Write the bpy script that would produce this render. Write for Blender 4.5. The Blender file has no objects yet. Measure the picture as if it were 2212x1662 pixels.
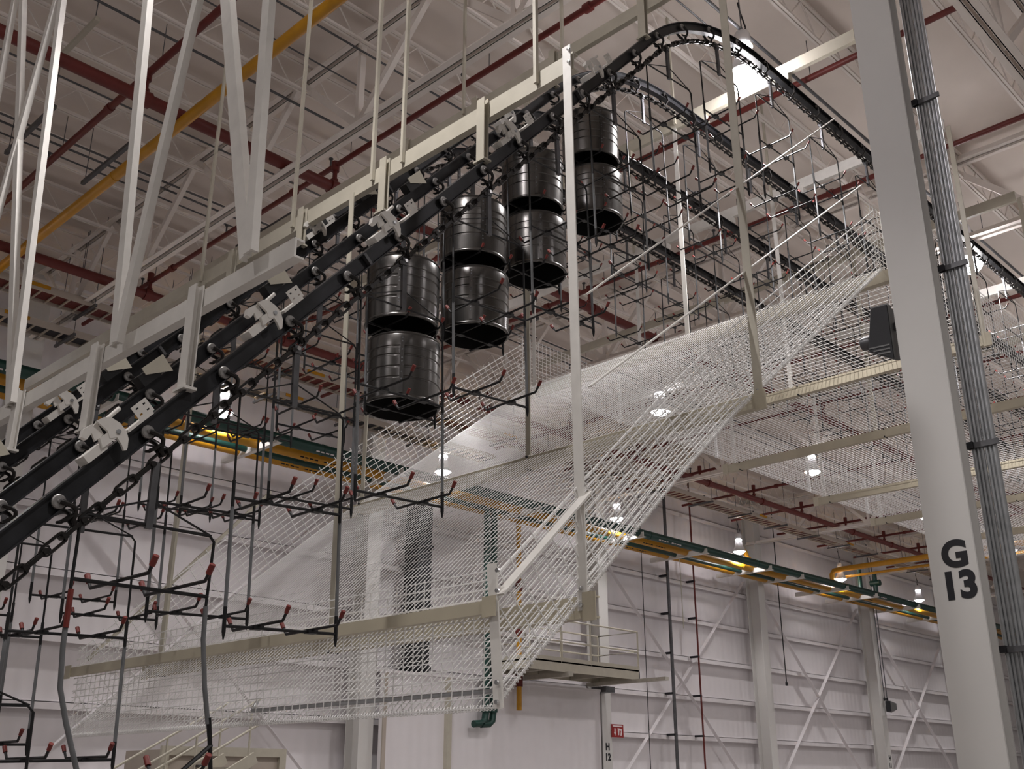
import bpy, math, random
from mathutils import Vector, Matrix
from math import sin, cos, pi, radians, atan, sqrt
random.seed(7)
SC = bpy.context.scene
COL = SC.collection
# ------------------------------------------------------------------ camera, world, exposure
PITCH, HEAD = atan(864/2273.0), radians(44.1)
cam = bpy.data.cameras.new('camera'); camo = bpy.data.objects.new('camera', cam); COL.objects.link(camo)
cam.sensor_width = 36; cam.lens = 36*2273/2212; cam.clip_end = 300
camo.location = (0, 0, 1.6)
camo.rotation_euler = (pi/2+PITCH, 0, HEAD-pi/2)
SC.camera = camo
W = bpy.data.worlds.new('hall_air'); SC.world = W; W.use_nodes = True
W.node_tree.nodes['Background'].inputs[0].default_value = (1.0, 0.95, 0.91, 1)
W.node_tree.nodes['Background'].inputs[1].default_value = 0.12
SC.view_settings.view_transform = 'Standard'; SC.view_settings.look = 'None'
SC.view_settings.gamma = 1; SC.view_settings.use_curve_mapping = False
SC.view_settings.exposure = 0.48
LAMP_W = 420.0            # each high bay lamp
GLOBE_W = 30.0           # the row with bare glass globes shines all round
LAMP_C = (1.0, 0.965, 0.955)
# ------------------------------------------------------------------ materials
def mat(name, col, rough=.5, metal=0., var=.06, scale=6., spec=.5, emit=None, bump=0.):
    m = bpy.data.materials.new(name); m.use_nodes = True; nt = m.node_tree; b = nt.nodes['Principled BSDF']
    b.inputs['Roughness'].default_value = rough; b.inputs['Metallic'].default_value = metal
    b.inputs['Specular IOR Level'].default_value = spec
    if emit:
        b.inputs['Emission Color'].default_value = (*col, 1); b.inputs['Emission Strength'].default_value = emit
        b.inputs['Base Color'].default_value = (*col, 1); return m
    tc = nt.nodes.new('ShaderNodeTexCoord'); n = nt.nodes.new('ShaderNodeTexNoise'); r = nt.nodes.new('ShaderNodeValToRGB')
    n.inputs['Scale'].default_value = scale; n.inputs['Detail'].default_value = 4
    nt.links.new(tc.outputs['Object'], n.inputs['Vector']); nt.links.new(n.outputs['Fac'], r.inputs['Fac'])
    r.color_ramp.elements[0].position = .3; r.color_ramp.elements[1].position = .7
    r.color_ramp.elements[0].color = (*[max(0, c*(1-var)) for c in col], 1)
    r.color_ramp.elements[1].color = (*[min(1, c*(1+var)) for c in col], 1)
    nt.links.new(r.outputs['Color'], b.inputs['Base Color'])
    if bump:
        bp = nt.nodes.new('ShaderNodeBump'); bp.inputs['Strength'].default_value = bump
        nt.links.new(n.outputs['Fac'], bp.inputs['Height']); nt.links.new(bp.outputs['Normal'], b.inputs['Normal'])
    return m
M = dict(
    deck=mat('roof_deck_paint', (.74, .665, .605), .85, var=.03, scale=1.5, spec=.2),
    floor=mat('sealed_concrete', (.26, .237, .225), .35, var=.10, scale=.7),
    wall=mat('wall_panel_paint', (.80, .765, .775), .7, var=.02, scale=2),
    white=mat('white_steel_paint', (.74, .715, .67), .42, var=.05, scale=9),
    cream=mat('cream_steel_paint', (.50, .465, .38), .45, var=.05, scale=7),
    joist=mat('roof_steel_paint', (.80, .74, .69), .6, var=.03, scale=4),
    col=mat('column_paint', (.66, .645, .62), .5, var=.02, scale=3),
    rail=mat('rail_steel', (.016, .0165, .019), .40, .3, var=.8, scale=5),
    black=mat('black_steel', (.010, .010, .011), .45, .2, var=.3, scale=20),
    chain=mat('oiled_chain_steel', (.016, .014, .013), .36, .4, var=.4, scale=30),
    wheel=mat('wheel_steel', (.30, .29, .28), .4, .5, var=.3, scale=30),
    sleeve=mat('grey_sleeve', (.15, .155, .16), .5, var=.12, scale=12),
    red_tip=mat('red_vinyl', (.17, .022, .016), .5, var=.15, scale=30),
    drum=mat('drum_steel', (.112, .107, .102), .26, .85, var=.12, scale=3),
    drum_in=mat('drum_inside', (.012, .011, .011), .7, .1, var=.2),
    galv=mat('galvanised_steel', (.40, .41, .42), .33, .75, var=.15, scale=14),
    strut=mat('grey_strut', (.11, .11, .115), .45, .5, var=.2, scale=10),
    red=mat('red_pipe_paint', (.13, .016, .012), .5, var=.12, scale=5),
    yellow=mat('yellow_pipe_paint', (.52, .245, .008), .42, var=.08, scale=4),
    green=mat('green_pipe_paint', (.006, .042, .032), .45, var=.12, scale=5),
    net=mat('white_net_coating', (.88, .87, .85), .38, var=.03, scale=10),
    netbeam=mat('net_beam_paint', (.50, .45, .34), .45, var=.05, scale=5),
    dark=mat('dark_plastic', (.010, .010, .013), .65, var=.2, scale=10),
    housing=mat('grey_housing', (.14, .14, .14), .5, var=.1, scale=8),
    ink=mat('black_lettering', (.008, .008, .012), .6, var=.0),
    sign_red=mat('red_sign_enamel', (.30, .02, .02), .4, var=.05),
    sign_white=mat('white_sign_print', (.75, .66, .66), .5, var=.03),
    tan=mat('tan_panel_paint', (.45, .39, .33), .6, var=.05, scale=2),
    grate=mat('platform_steel', (.45, .42, .36), .5, .1, var=.1, scale=8),
    hose=mat('bright_bolt', (.6, .6, .6), .25, .9, var=.1),
    lamp=mat('lamp_glow', (1.0, .96, 1.0), emit=60.0),
    reflector=mat('lamp_reflector', (.80, .80, .82), .3, .3, var=.02),
    trayred=mat('red_tray_cable', (.13, .022, .020), .6, var=.2, scale=20),
    traydark=mat('dark_tray_cable', (.02, .022, .03), .6, var=.2, scale=20),
)
# fine ribs of the roof deck and of the wall sheeting: wave bump
def ribs(m, axis, scale, strength):
    nt = m.node_tree; b = nt.nodes['Principled BSDF']
    tc = nt.nodes.new('ShaderNodeTexCoord'); w = nt.nodes.new('ShaderNodeTexWave'); bp = nt.nodes.new('ShaderNodeBump')
    w.bands_direction = axis; w.inputs['Scale'].default_value = scale
    nt.links.new(tc.outputs['Object'], w.inputs['Vector']); nt.links.new(w.outputs['Fac'], bp.inputs['Height'])
    bp.inputs['Strength'].default_value = strength; bp.inputs['Distance'].default_value = .03
    nt.links.new(bp.outputs['Normal'], b.inputs['Normal'])
ribs(M['deck'], 'Y', 1.0, .25); ribs(M['wall'], 'X', 1.0, .3)
# ------------------------------------------------------------------ mesh helpers
class MB:
    def __init__(s): s.v = []; s.f = []; s.mi = []; s.cur = 0
    def add(s, vs, fs):
        o = len(s.v); s.v += [tuple(v) for v in vs]
        for f in fs: s.f.append([i+o for i in f]); s.mi.append(s.cur)
        return s
    def hexa(s, c8):
        return s.add(c8, [(0,3,2,1), (4,5,6,7), (0,1,5,4), (1,2,6,5), (2,3,7,6), (3,0,4,7)])
    def box(s, x0, x1, y0, y1, z0, z1):
        return s.hexa([(x0,y0,z0),(x1,y0,z0),(x1,y1,z0),(x0,y1,z0),(x0,y0,z1),(x1,y0,z1),(x1,y1,z1),(x0,y1,z1)])
    def bar(s, p, q, w, h=None, up=(0,0,1)):          # rectangular bar from p to q
        p, q = Vector(p), Vector(q); h = h or w; d = (q-p).normalized(); u = Vector(up)
        if abs(d.dot(u)) > .98: u = Vector((1,0,0))
        a = d.cross(u).normalized(); b = a.cross(d).normalized(); a *= w/2; b *= h/2
        return s.hexa([p-a-b, p+a-b, p+a+b, p-a+b, q-a-b, q+a-b, q+a+b, q-a+b])
    def tube(s, pts, r, n=8, closed=False, cap=True):
        pts = [Vector(p) for p in pts]; N = len(pts); o = len(s.v); prev = None
        for i, p in enumerate(pts):
            if closed: d = pts[(i+1) % N]-pts[i-1]
            else: d = pts[min(i+1, N-1)]-pts[max(i-1, 0)]
            d.normalize()
            if prev is None:
                u = Vector((0,0,1)) if abs(d.z) < .9 else Vector((1,0,0))
                a = d.cross(u).normalized()
            else: a = (prev-d*prev.dot(d)).normalized()
            prev = a; b = d.cross(a)
            rr = r[i] if isinstance(r, (list, tuple)) else r
            for k in range(n):
                t = 2*pi*k/n+pi/n; s.v.append(tuple(p+a*cos(t)*rr+b*sin(t)*rr))
        for i in range(N if closed else N-1):
            for k in range(n):
                j = (i+1) % N
                s.f.append([o+i*n+k, o+i*n+(k+1) % n, o+j*n+(k+1) % n, o+j*n+k]); s.mi.append(s.cur)
        if cap and not closed:
            s.f.append([o+k for k in range(n)][::-1]); s.mi.append(s.cur)
            s.f.append([o+(N-1)*n+k for k in range(n)]); s.mi.append(s.cur)
        return s
    def lathe(s, prof, n=24, c=(0,0,0), axis='z'):     # prof: (radius, height)
        o = len(s.v)
        for r, h in prof:
            for k in range(n):
                t = 2*pi*k/n; x, y = r*cos(t), r*sin(t)
                p = (x, y, h) if axis == 'z' else ((x, h, y) if axis == 'y' else (h, x, y))
                s.v.append((p[0]+c[0], p[1]+c[1], p[2]+c[2]))
        for i in range(len(prof)-1):
            for k in range(n):
                s.f.append([o+i*n+k, o+i*n+(k+1) % n, o+(i+1)*n+(k+1) % n, o+(i+1)*n+k]); s.mi.append(s.cur)
        return s
    def prism(s, poly, y0, y1):                        # polygon in x,z pushed along y
        n = len(poly)
        return s.add([(x, y0, z) for x, z in poly]+[(x, y1, z) for x, z in poly],
                     [list(range(n)), list(range(n, 2*n))[::-1]]+[[i, (i+1) % n+0, (i+1) % n+n, i+n] for i in range(n)])
    def prismz(s, poly, z0, z1):
        n = len(poly)
        return s.add([(x, y, z0) for x, y in poly]+[(x, y, z1) for x, y in poly],
                     [list(range(n)), list(range(n, 2*n))[::-1]]+[[i, (i+1) % n, (i+1) % n+n, i+n] for i in range(n)])
    def section(s, sec, path, frames):                 # closed section (a,b) swept along path with (u,v) frames
        o = len(s.v); n = len(sec)
        for p, (u, v) in zip(path, frames):
            for a, b in sec: s.v.append(tuple(Vector(p)+u*a+v*b))
        for i in range(len(path)-1):
            for k in range(n):
                s.f.append([o+i*n+k, o+i*n+(k+1) % n, o+(i+1)*n+(k+1) % n, o+(i+1)*n+k]); s.mi.append(s.cur)
        s.f.append([o+k for k in range(n)]); s.mi.append(s.cur)
        s.f.append([o+(len(path)-1)*n+k for k in range(n)][::-1]); s.mi.append(s.cur)
        return s
    def build(s, name, m, parent=None, smooth=None, origin=None):
        o = Vector(origin) if origin is not None else Vector((0,0,0))
        me = bpy.data.meshes.new(name); me.from_pydata([tuple(Vector(v)-o) for v in s.v], [], s.f); me.update()
        for mm in (m if isinstance(m, list) else [m]): me.materials.append(M[mm])
        if any(s.mi): me.polygons.foreach_set('material_index', s.mi)
        import bmesh
        bm = bmesh.new(); bm.from_mesh(me); bmesh.ops.recalc_face_normals(bm, faces=bm.faces); bm.to_mesh(me); bm.free()
        if smooth:
            me.polygons.foreach_set('use_smooth', [True]*len(me.polygons)); me.set_sharp_from_angle(angle=radians(smooth))
        ob = bpy.data.objects.new(name, me); COL.objects.link(ob)
        if parent is not None: ob.parent = parent
        elif origin is not None: ob.location = o
        return ob
def tag(o, label=None, cat=None, group=None, kind=None):
    if label: o['label'] = label
    if cat: o['category'] = cat
    if group: o['group'] = group
    if kind: o['kind'] = kind
    return o
def thing(name, label, cat, loc=(0,0,0), group=None, rot=None):
    o = bpy.data.objects.new(name, None); COL.objects.link(o); o.location = loc; o.empty_display_size = .1
    if rot is not None: o.rotation_euler = rot
    return tag(o, label, cat, group)
KIDS = {}
def dup(root):                                         # a thing with its parts and sub-parts
    r = root.copy(); COL.objects.link(r)
    if root not in KIDS: KIDS[root] = [(c, list(c.children)) for c in root.children]
    for c, gs in KIDS[root]:
        d = c.copy(); COL.objects.link(d); d.parent = r
        for g in gs:
            e = g.copy(); COL.objects.link(e); e.parent = d
    return r
ORD = 'first second third fourth fifth sixth seventh eighth ninth tenth eleventh twelfth thirteenth fourteenth fifteenth sixteenth seventeenth eighteenth nineteenth twentieth'.split()
def nth(i):
    if i < 20: return ORD[i]
    t = ['twenty', 'thirty', 'forty', 'fifty'][(i+1)//10-2]; u = (i+1) % 10
    return t+'-'+ORD[u-1] if u else {'twenty': 'twentieth', 'thirty': 'thirtieth', 'forty': 'fortieth', 'fifty': 'fiftieth'}[t]
XV, YV, ZV = Vector((1,0,0)), Vector((0,1,0)), Vector((0,0,1))
def isec(w, h, tw, tf):                                # I section, a = across, b = up
    return [(-w/2,-h/2),(w/2,-h/2),(w/2,-h/2+tf),(tw/2,-h/2+tf),(tw/2,h/2-tf),(w/2,h/2-tf),(w/2,h/2),(-w/2,h/2),(-w/2,h/2-tf),(-tw/2,h/2-tf),(-tw/2,-h/2+tf),(-w/2,-h/2+tf)]
def csec(w, h, t):                                     # channel, web at -a side, open to +a
    return [(-w/2,-h/2),(w/2,-h/2),(w/2,-h/2+t),(-w/2+t,-h/2+t),(-w/2+t,h/2-t),(w/2,h/2-t),(w/2,h/2),(-w/2,h/2)]
def lsec(w, h, t): return [(0,0),(w,0),(w,t),(t,t),(t,h),(0,h)]
# ------------------------------------------------------------------ room shell
ROOF, WALL = 11.6, 21.0
tag(MB().box(-14, 66, -16, WALL+.3, -.3, 0).build('floor', 'floor'), kind='structure')
tag(MB().box(-14, 66, -16, WALL+.3, ROOF, ROOF+.15).build('ceiling', 'deck'), kind='structure')
tag(MB().box(-14, 66, WALL, WALL+.2, 0, ROOF).build('wall_back', 'wall'), kind='structure')
for i, z in enumerate((.5, 1.75, 3.0, 4.25, 5.5, 6.77, 8.0, 9.2, 10.4)):   # wall girts, Z sections
    b = MB(); sec = [(0,0),(.02,0),(.02,.1),(.2,.1),(.2,.02),(.22,.02),(.22,.12),(0,.12)]
    b.box(-14, 66, WALL-.2, WALL, z+.06, z+.075); b.box(-14, 66, WALL-.2, WALL-.185, z-.07, z+.075)
    tag(b.build('trim_%d' % (i+1), 'wall'), kind='structure')
b = MB()
b.box(-14, 66, WALL-.06, WALL, ROOF-.5, ROOF)
tag(b.build('trim_10', 'wall'), kind='structure')
# ------------------------------------------------------------------ columns
def text(body, size, m, parent, loc, rot, bold=.0, name='lettering', ext=.0015):
    c = bpy.data.curves.new(name, 'FONT'); c.body = body; c.size = size; c.align_x = 'CENTER'; c.extrude = ext; c.offset = bold
    c.space_line = .95
    o = bpy.data.objects.new(name, c); COL.objects.link(o); c.materials.append(M[m]); o.parent = parent
    o.location = loc; o.rotation_euler = rot; return o
def hcol(x, y, w, d, label, web_x, h=ROOF, name='steel_column'):
    t = thing(name, label, 'column', (x, y, 0))
    s = isec(w, d, .014, .02)
    fr = [(YV, XV), (YV, XV)] if web_x else [(XV, YV), (XV, YV)]
    MB().section(s, [(0,0,0), (0,0,h)], fr).build('shaft', 'col', t)
    MB().box(-.28, .28, -.28, .28, 0, .03).build('base_plate', 'col', t)
    return t
g13 = hcol(7.28, 2.804, .32, .16, 'big white column lettered G 13 with grey conduits strapped along it', True)
for tx, z, sz in (('G', 2.985, .245), ('13', 2.772, .25)):
    text(tx, sz, 'ink', g13, (-.0817, -.022, z), (pi/2, 0, -pi/2), .011)
H12 = hcol(24.78, 20.45, .42, .5, 'white wall column lettered H 12 below the red sign', False)
text('H', .26, 'ink', H12, (.0, -.252, 2.52), (pi/2, 0, 0), .012); text('12', .26, 'ink', H12, (.0, -.252, 2.24), (pi/2, 0, 0), .012)
H11 = hcol(42.5, 20.45, .42, .5, 'white wall column lettered H 11 with a small dark loudspeaker', False)
text('H', .24, 'ink', H11, (.03, -.252, 2.5), (pi/2, 0, 0), .012); text('11', .24, 'ink', H11, (.03, -.252, 2.22), (pi/2, 0, 0), .012)
hcol(33.85, 20.45, .42, .5, 'plain white wall column between the two pairs of crossed braces', False)
hcol(16.0, 20.45, .42, .5, 'white wall column at the dark end of the white partition', False)
hcol(7.2, 20.45, .42, .5, 'white wall column behind the low end of the conveyor', False)
hcol(51.4, 20.45, .42, .5, 'farthest white wall column beside the big lettered column', False)
# crossed flat braces on the back wall
for i, (x0, x1) in enumerate(((7.5, 15.7), (25.1, 33.5), (34.2, 42.2), (42.8, 51.1))):
    w = ('behind the conveyor racks', 'in the bay from column H 12 to the plain column', 'in the bay from the plain column to column H 11', 'half hidden by the big column')[i]
    for k, (a, c) in enumerate(((x0, x1), (x1, x0))):
        tag(MB().bar((a, 20.72-k*.03, .9), (c, 20.72-k*.03, 8.5), .012, .13, (0,1,0)).build('wall_brace', 'wall'),
            'white wall brace %s, %s' % ('rising away' if k == 0 else 'falling away', w), 'brace')
# ------------------------------------------------------------------ conduits on the big column
zs = (2.43, 3.84, 5.24, 6.73, 8.3)
for i in range(6):
    r = (.016, .013, .013, .013, .013, .019)[i]; y = 2.612-.028*i
    tag(MB().tube([(7.40+.004*(i % 2), y, 0.3), (7.40+.004*(i % 2), y, ROOF-.05)], r, 10).build('conduit', 'galv', smooth=40),
        '%s galvanised conduit out from the flange of the big lettered column' % nth(i), 'conduit', 'conduits up the big column')
for i, z in enumerate(zs):
    t = thing('conduit_clamp', 'dark strut clamp holding the conduits, %s up the big column' % nth(i), 'clamp', (7.40, 2.53, z), 'conduit clamps on the big column')
    MB().box(-.03, -.012, -.10, .2, -.02, .02).build('strut', 'strut', t)
    for k in range(6):
        y = 2.612-.028*k-2.53
        MB().box(-.012, .03, y-.006, y+.006, -.014, .014).build('strap', 'strut', t)
    MB().box(-.05, .0, .07, .115, -.02, .025).build('beam_grip', 'dark', t)
# ------------------------------------------------------------------ loudspeakers
t = thing('loudspeaker', 'dark box loudspeaker on the side of the big lettered column', 'loudspeaker', (7.24, 3.05, 4.79))
q = MB(); f = [(-.07, -.06, .22), (-.07, .075, .225), (-.07, .135, -.13), (-.07, -.06, -.25)]; g = [(.16, -.03, .20), (.16, .21, .14), (.16, .24, -.03), (.16, -.03, -.17)]
q.hexa([Vector(p) for p in f]+[Vector(p) for p in g]); q.build('housing', 'housing', t)
q = MB(); c = Vector((-.07, .02, -.02)); f2 = [c+(Vector(p)-c)*.93+Vector((-.012, 0, 0)) for p in f]
q.hexa(f2+[p+Vector((.015, 0, 0)) for p in f2]); q.build('grille', 'dark', t)
for k in range(3):
    MB().bar((-.08, -.04, -.12-.03*k), (-.08, .12-.03*k, -.11-.03*k), .012).build('louvre', 'housing', t)
MB().lathe([(0, .16), (.05, .16), (.055, .19), (.05, .235), (0, .235)], 16, (.06, .0, .0), 'y').build('swivel_knob', 'strut', t, 40)
MB().bar((.02, -.1, .05), (.02, -.02, .05), .05, .05).build('bracket', 'strut', t)
t = thing('loudspeaker', 'small dark loudspeaker high on column H 11', 'loudspeaker', (42.75, 20.1, 4.55))
q = MB(); q.hexa([Vector(p) for p in [(-.28,-.05,.22),(-.28,-.25,.2),(-.28,-.25,-.2),(-.28,-.05,-.22),(.2,-.02,.2),(.12,-.3,.12),(.12,-.3,-.12),(.2,-.02,-.22)]]); q.build('housing', 'housing', t)
MB().box(-.3, -.27, -.24, -.03, -.2, .2).build('grille', 'dark', t)
MB().lathe([(0, .2), (.07, .2), (.07, .28), (0, .28)], 12, (0, -.15, 0), 'x').build('swivel_knob', 'strut', t, 40)
MB().bar((0, 0, 0), (0, .2, 0), .05).build('bracket', 'strut', t)
# ------------------------------------------------------------------ red sign by column H 12
t = thing('wall_sign', 'red sign with a white arrow above the lettering H 12', 'sign', (25.2, 20.16, 3.05))
MB().box(-.27, .27, -.01, .01, -.18, .18).build('panel', 'sign_red', t)
MB().box(-.22, .22, -.014, -.01, .11, .15).build('text_strip', 'sign_white', t)
q = MB(); q.prism([(-.15,.07),(-.10,.07),(-.10,-.04),(-.07,-.04),(-.125,-.14),(-.18,-.04),(-.15,-.04)], -.014, -.01); q.build('arrow', 'sign_white', t)
q = MB(); q.prism([(.0,.08),(.2,.05),(.17,-.13),(.12,-.13),(.15,.0),(.08,.02),(.06,-.12),(.02,-.12)], -.014, -.01); q.build('hose_symbol', 'sign_white', t)
MB().bar((-.3, .06, .0), (-.2, .06, .0), .03).build('bracket', 'strut', t)
MB().box(-.25, .0, .01, .06, -.02, .02).build('bracket', 'strut', t)
# ------------------------------------------------------------------ roof trusses and joists
def truss(x, y0, y1, label, zb=9.92, zt=11.35):
    t = thing('roof_truss', label, 'truss', (x, 0, 0), 'roof trusses')
    for nm, z, w, h in (('bottom_chord', zb, .10, .11), ('top_chord', zt, .12, .13)):
        q = MB()
        for s in (-1, 1): q.box(s*.075-.05, s*.075+.05, y0, y1, z-h/2, z-h/2+.02); q.box(s*.03-.008, s*.03+.008, y0, y1, z-h/2, z+h/2)
        q.build(nm, 'joist', t)
    yb = [3.97+2.95*i for i in range(-5, 7)]; yb = [y for y in yb if y0-.5 < y < y1]
    for y in yb:
        MB().bar((0, y, zb), (0, y, zt), .07, .09).build('web_member', 'joist', t)
        for s in (-1, 1):
            if y0 < y+s*1.475 < y1: MB().bar((0, y, zb), (0, y+s*1.475, zt), .10, .075, (1,0,0)).build('web_member', 'joist', t)
        MB().box(-.012, .012, y-.18, y+.18, zb-.02, zb+.16).build('gusset_plate', 'joist', t)
TR = (-1.65, 7.2, 16.05, 24.9, 33.75, 42.6, 51.45)
for i, x in enumerate(TR):
    truss(x, -4 if x < 30 else 2, 20.6, ('pale roof truss over the low end of the conveyor', 'pale roof truss above the big lettered column', 'pale roof truss behind the conveyor top bend',
          'pale roof truss running out to column H 12', 'pale roof truss running out to the wall between columns H 12 and H 11', 'pale roof truss running out to column H 11', 'farthest pale roof truss')[i])
t = thing('roof_truss', 'pale roof truss along the column line above the big lettered column', 'truss', (0, 3.0, 0), 'roof trusses')
for nm, z in (('bottom_chord', 9.95), ('top_chord', 11.35)):
    q = MB()
    for s in (-1, 1): q.box(7.3, 51, s*.075-.05, s*.075+.05, z-.055, z-.035); q.box(7.3, 51, s*.03-.008, s*.03+.008, z-.055, z+.055)
    q.build(nm, 'joist', t)
for x in [8.7+2.95*i for i in range(13)]:
    MB().bar((x, 0, 9.95), (x, 0, 11.35), .07, .09).build('web_member', 'joist', t)
    for s in (-1, 1): MB().bar((x, 0, 9.95), (x+s*1.475, 0, 11.35), .10, .075, (0, 1, 0)).build('web_member', 'joist', t)
q = MB()
for z in (11.46, 11.0):
    for s in (-1, 1): q.box(0, 8.85, s*.025-.018, s*.025+.018, z-.018, z+.018)
jo = None; jme = q.build('roof_joist', 'joist'); q = MB(); n = 12
for i in range(n):
    a, c = 8.85*i/n, 8.85*(i+.5)/n; e = 8.85*(i+1)/n
    q.tube([(a, 0, 11.46), (c, 0, 11.0), (e, 0, 11.46)], .011, 5)
jw = q.build('web', 'joist', jme)
k = 0
for i, x in enumerate(TR[:-1]):
    bay = ('over the low end of the conveyor', 'over the drums', 'over the level conveyor runs', 'in the bay past column H 12', 'in the bay before column H 11', 'in the farthest bay')[i]
    ylo = 9.5 if i == 0 else (1.2 if i < 3 else 6)
    ys = [y for y in [19.9-1.475*m for m in range(14)] if y > ylo]
    for m, y in enumerate(ys):
        if k == 0: o = jme; w = jw
        else:
            o = jme.copy(); COL.objects.link(o); w = jw.copy(); COL.objects.link(w); w.parent = o
        o.location = (x, y, 0); k += 1
        tag(o, 'pale roof joist %s, %s out from the wall' % (bay, nth(m)), 'joist', 'roof joists')
# ------------------------------------------------------------------ sprinkler pipes
def collar(p, d, r): return [Vector(p)-Vector(d)*.05, Vector(p)+Vector(d)*.05]
BR = [4.95, 8.03, 11.13, 14.0, 16.95, 19.95, 22.9, 25.9, 28.9, 31.9, 35, 38, 41, 44]
for i, x in enumerate(BR):
    where = ('beside the yellow pipe', 'above the high cross beams', 'above the conveyor bend', 'across the level conveyor runs')[i] if i < 4 else '%s past the conveyor bend' % nth(i-3)
    t = thing('sprinkler_pipe', 'thin red sprinkler pipe %s' % where, 'pipe', (x, 0, 10.4), 'red sprinkler branch pipes')
    y0 = 1.5 if i < 8 else 6
    MB().tube([(0, y0, 0), (0, 20.0, 0)], .05 if i == 0 else .042, 10).build('pipe', 'red', t, 40)
    for y in [y0+1.3+2.95*m for m in range(7)]:
        if y > 19.5: continue
        q = MB(); q.tube([(0, y, 0), (0, y, .16)], .016, 6); q.lathe([(.0, .16), (.035, .17), (.035, .19), (0, .2)], 8, (0, y, 0)); q.build('sprinkler_head', 'strut', t)
        MB().tube([(0, y-.5, .0), (0, y-.5, .6)], .006, 5).build('hanger_rod', 'strut', t)
    for y in (6.5, 12.6, 16.4):
        MB().tube([(0, y-.05, 0), (0, y+.05, 0)], .064, 12).build('coupling', 'red', t, 40)
for nm, y, z, lab in ((0, 11.5, 10.0, 'thick red sprinkler main crossing behind the white hangers'), (1, 17.2, 10.12, 'thick red sprinkler main running along the back wall')):
    t = thing('sprinkler_main', lab, 'pipe', (0, y, z))
    MB().tube([(-4, 0, 0), (60, 0, 0)], .088, 14).build('pipe', 'red', t, 40)
    for x in [m*3.05+1.9 for m in range(18)]:
        MB().tube([(x-.07, 0, 0), (x+.07, 0, 0)], .112, 14).build('coupling', 'red', t, 40)
    for x in BR:
        q = MB(); q.tube([(x, .02, 0), (x, .02, .4)], .036, 8); q.tube([(x, .02, .3), (x, .02, .46)], .062, 10); q.tube([(x, .02, .12), (x, .02, .16)], .055, 8); q.build('riser', 'red', t, 40)
# yellow gas pipe along the roof
t = thing('gas_pipe', 'long yellow pipe slanting across the roof steel', 'pipe', (5.5, 0, 9.9))
MB().tube([(0, 1, 0), (0, 20.6, 0)], .075, 14).build('pipe', 'yellow', t, 40)
for y in (7, 10.2, 13.4, 16.4): MB().tube([(0, y-.02, 0), (0, y+.02, 0)], .082, 14).build('coupling', 'yellow', t, 40)
# grey conduits and trapeze struts beneath the roof
for i, (y, z, r) in enumerate(((14.75, 11.0, .018), (14.95, 11.0, .018), (15.1, 10.9, .014), (11.35, 10.98, .02), (9.75, 11.02, .016), (10.4, 11.02, .012), (5.3, 10.25, .022), (5.65, 10.4, .012), (13.1, 10.9, .015))):
    tag(MB().tube([(-2, y, z), (46, y, z)], r, 8).build('roof_conduit', 'strut', smooth=40),
        'thin grey conduit beneath the roof, %s of the run counted along the list from the wall' % nth(i) if False else
        ('grey conduit of the trio crossing the yellow pipe, wall side', 'grey conduit of the trio crossing the yellow pipe, middle', 'thin conduit of the trio crossing the yellow pipe, camera side',
         'grey conduit close behind the thick red main', 'grey conduit across the tall truss', 'hair-thin conduit across the tall truss', 'grey conduit passing the bright lamp hook', 'hair-thin conduit passing the bright lamp',
         'grey conduit between trio and thick red main')[i], 'conduit')
for i, (x, y0, y1) in enumerate(((4.5, 13.4, 15.1), (5.7, 13.4, 15.1), (4.08, 11.2, 12.6), (8.6, 13.4, 15.2), (11.6, 13.4, 15.2), (14.6, 13.4, 15.2))):
    t = thing('trapeze_hanger', 'grey strut trapeze on two rods, %s along the conduit trio' % nth(i), 'hanger', (x, y0, 10.6), 'strut trapezes below the roof')
    MB().box(-.03, .03, 0, y1-y0, -.03, .03).build('strut', 'strut' if i != 2 else 'cream', t)
    for y in (.08, y1-y0-.08): MB().tube([(0, y, 0), (0, y, 1.0)], .007, 5).build('rod', 'strut', t)
# ------------------------------------------------------------------ cable trays and coloured pipes by the back wall
for i, (y0, y1, z, m, lab, x1) in enumerate(((17.75, 18.25, 9.85, 'trayred', 'ladder tray with red cables below the roof by the wall', 50), (18.5, 18.95, 9.5, 'traydark', 'ladder tray with dark cables hanging close to the back wall', 18.5))):
    t = thing('cable_tray', lab, 'cable tray', (0, y0, z))
    q = MB()
    for y in (0, y1-y0): q.box(-8, x1, y-.012, y+.012, -.055, .075)
    q.build('side_rail', 'tan', t)
    q = MB(); x = -8
    while x < x1: q.box(x, x+.03, 0, y1-y0, -.05, -.02); x += .26
    q.build('rungs', 'tan', t)
    MB().box(-8, x1, .05, y1-y0-.05, -.01, .035).build('cables', m, t)
    for x in range(-6, int(x1), 6): MB().box(x, x+.45, -.03, -.021, -.0, .07).build('name_tag', 'yellow', t)
    for x in [m2*2.2-6 for m2 in range(int((x1+6)/2.2))]:
        MB().box(x, x+.05, -.2, y1-y0+.2, -.11, -.06).build('strut', 'strut', t)
        for y in (-.16, y1-y0+.16): MB().tube([(x+.02, y, -.1), (x+.02, y, ROOF-z)], .007, 5).build('hanger_rod', 'strut', t)
PZ = 8.45
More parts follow.
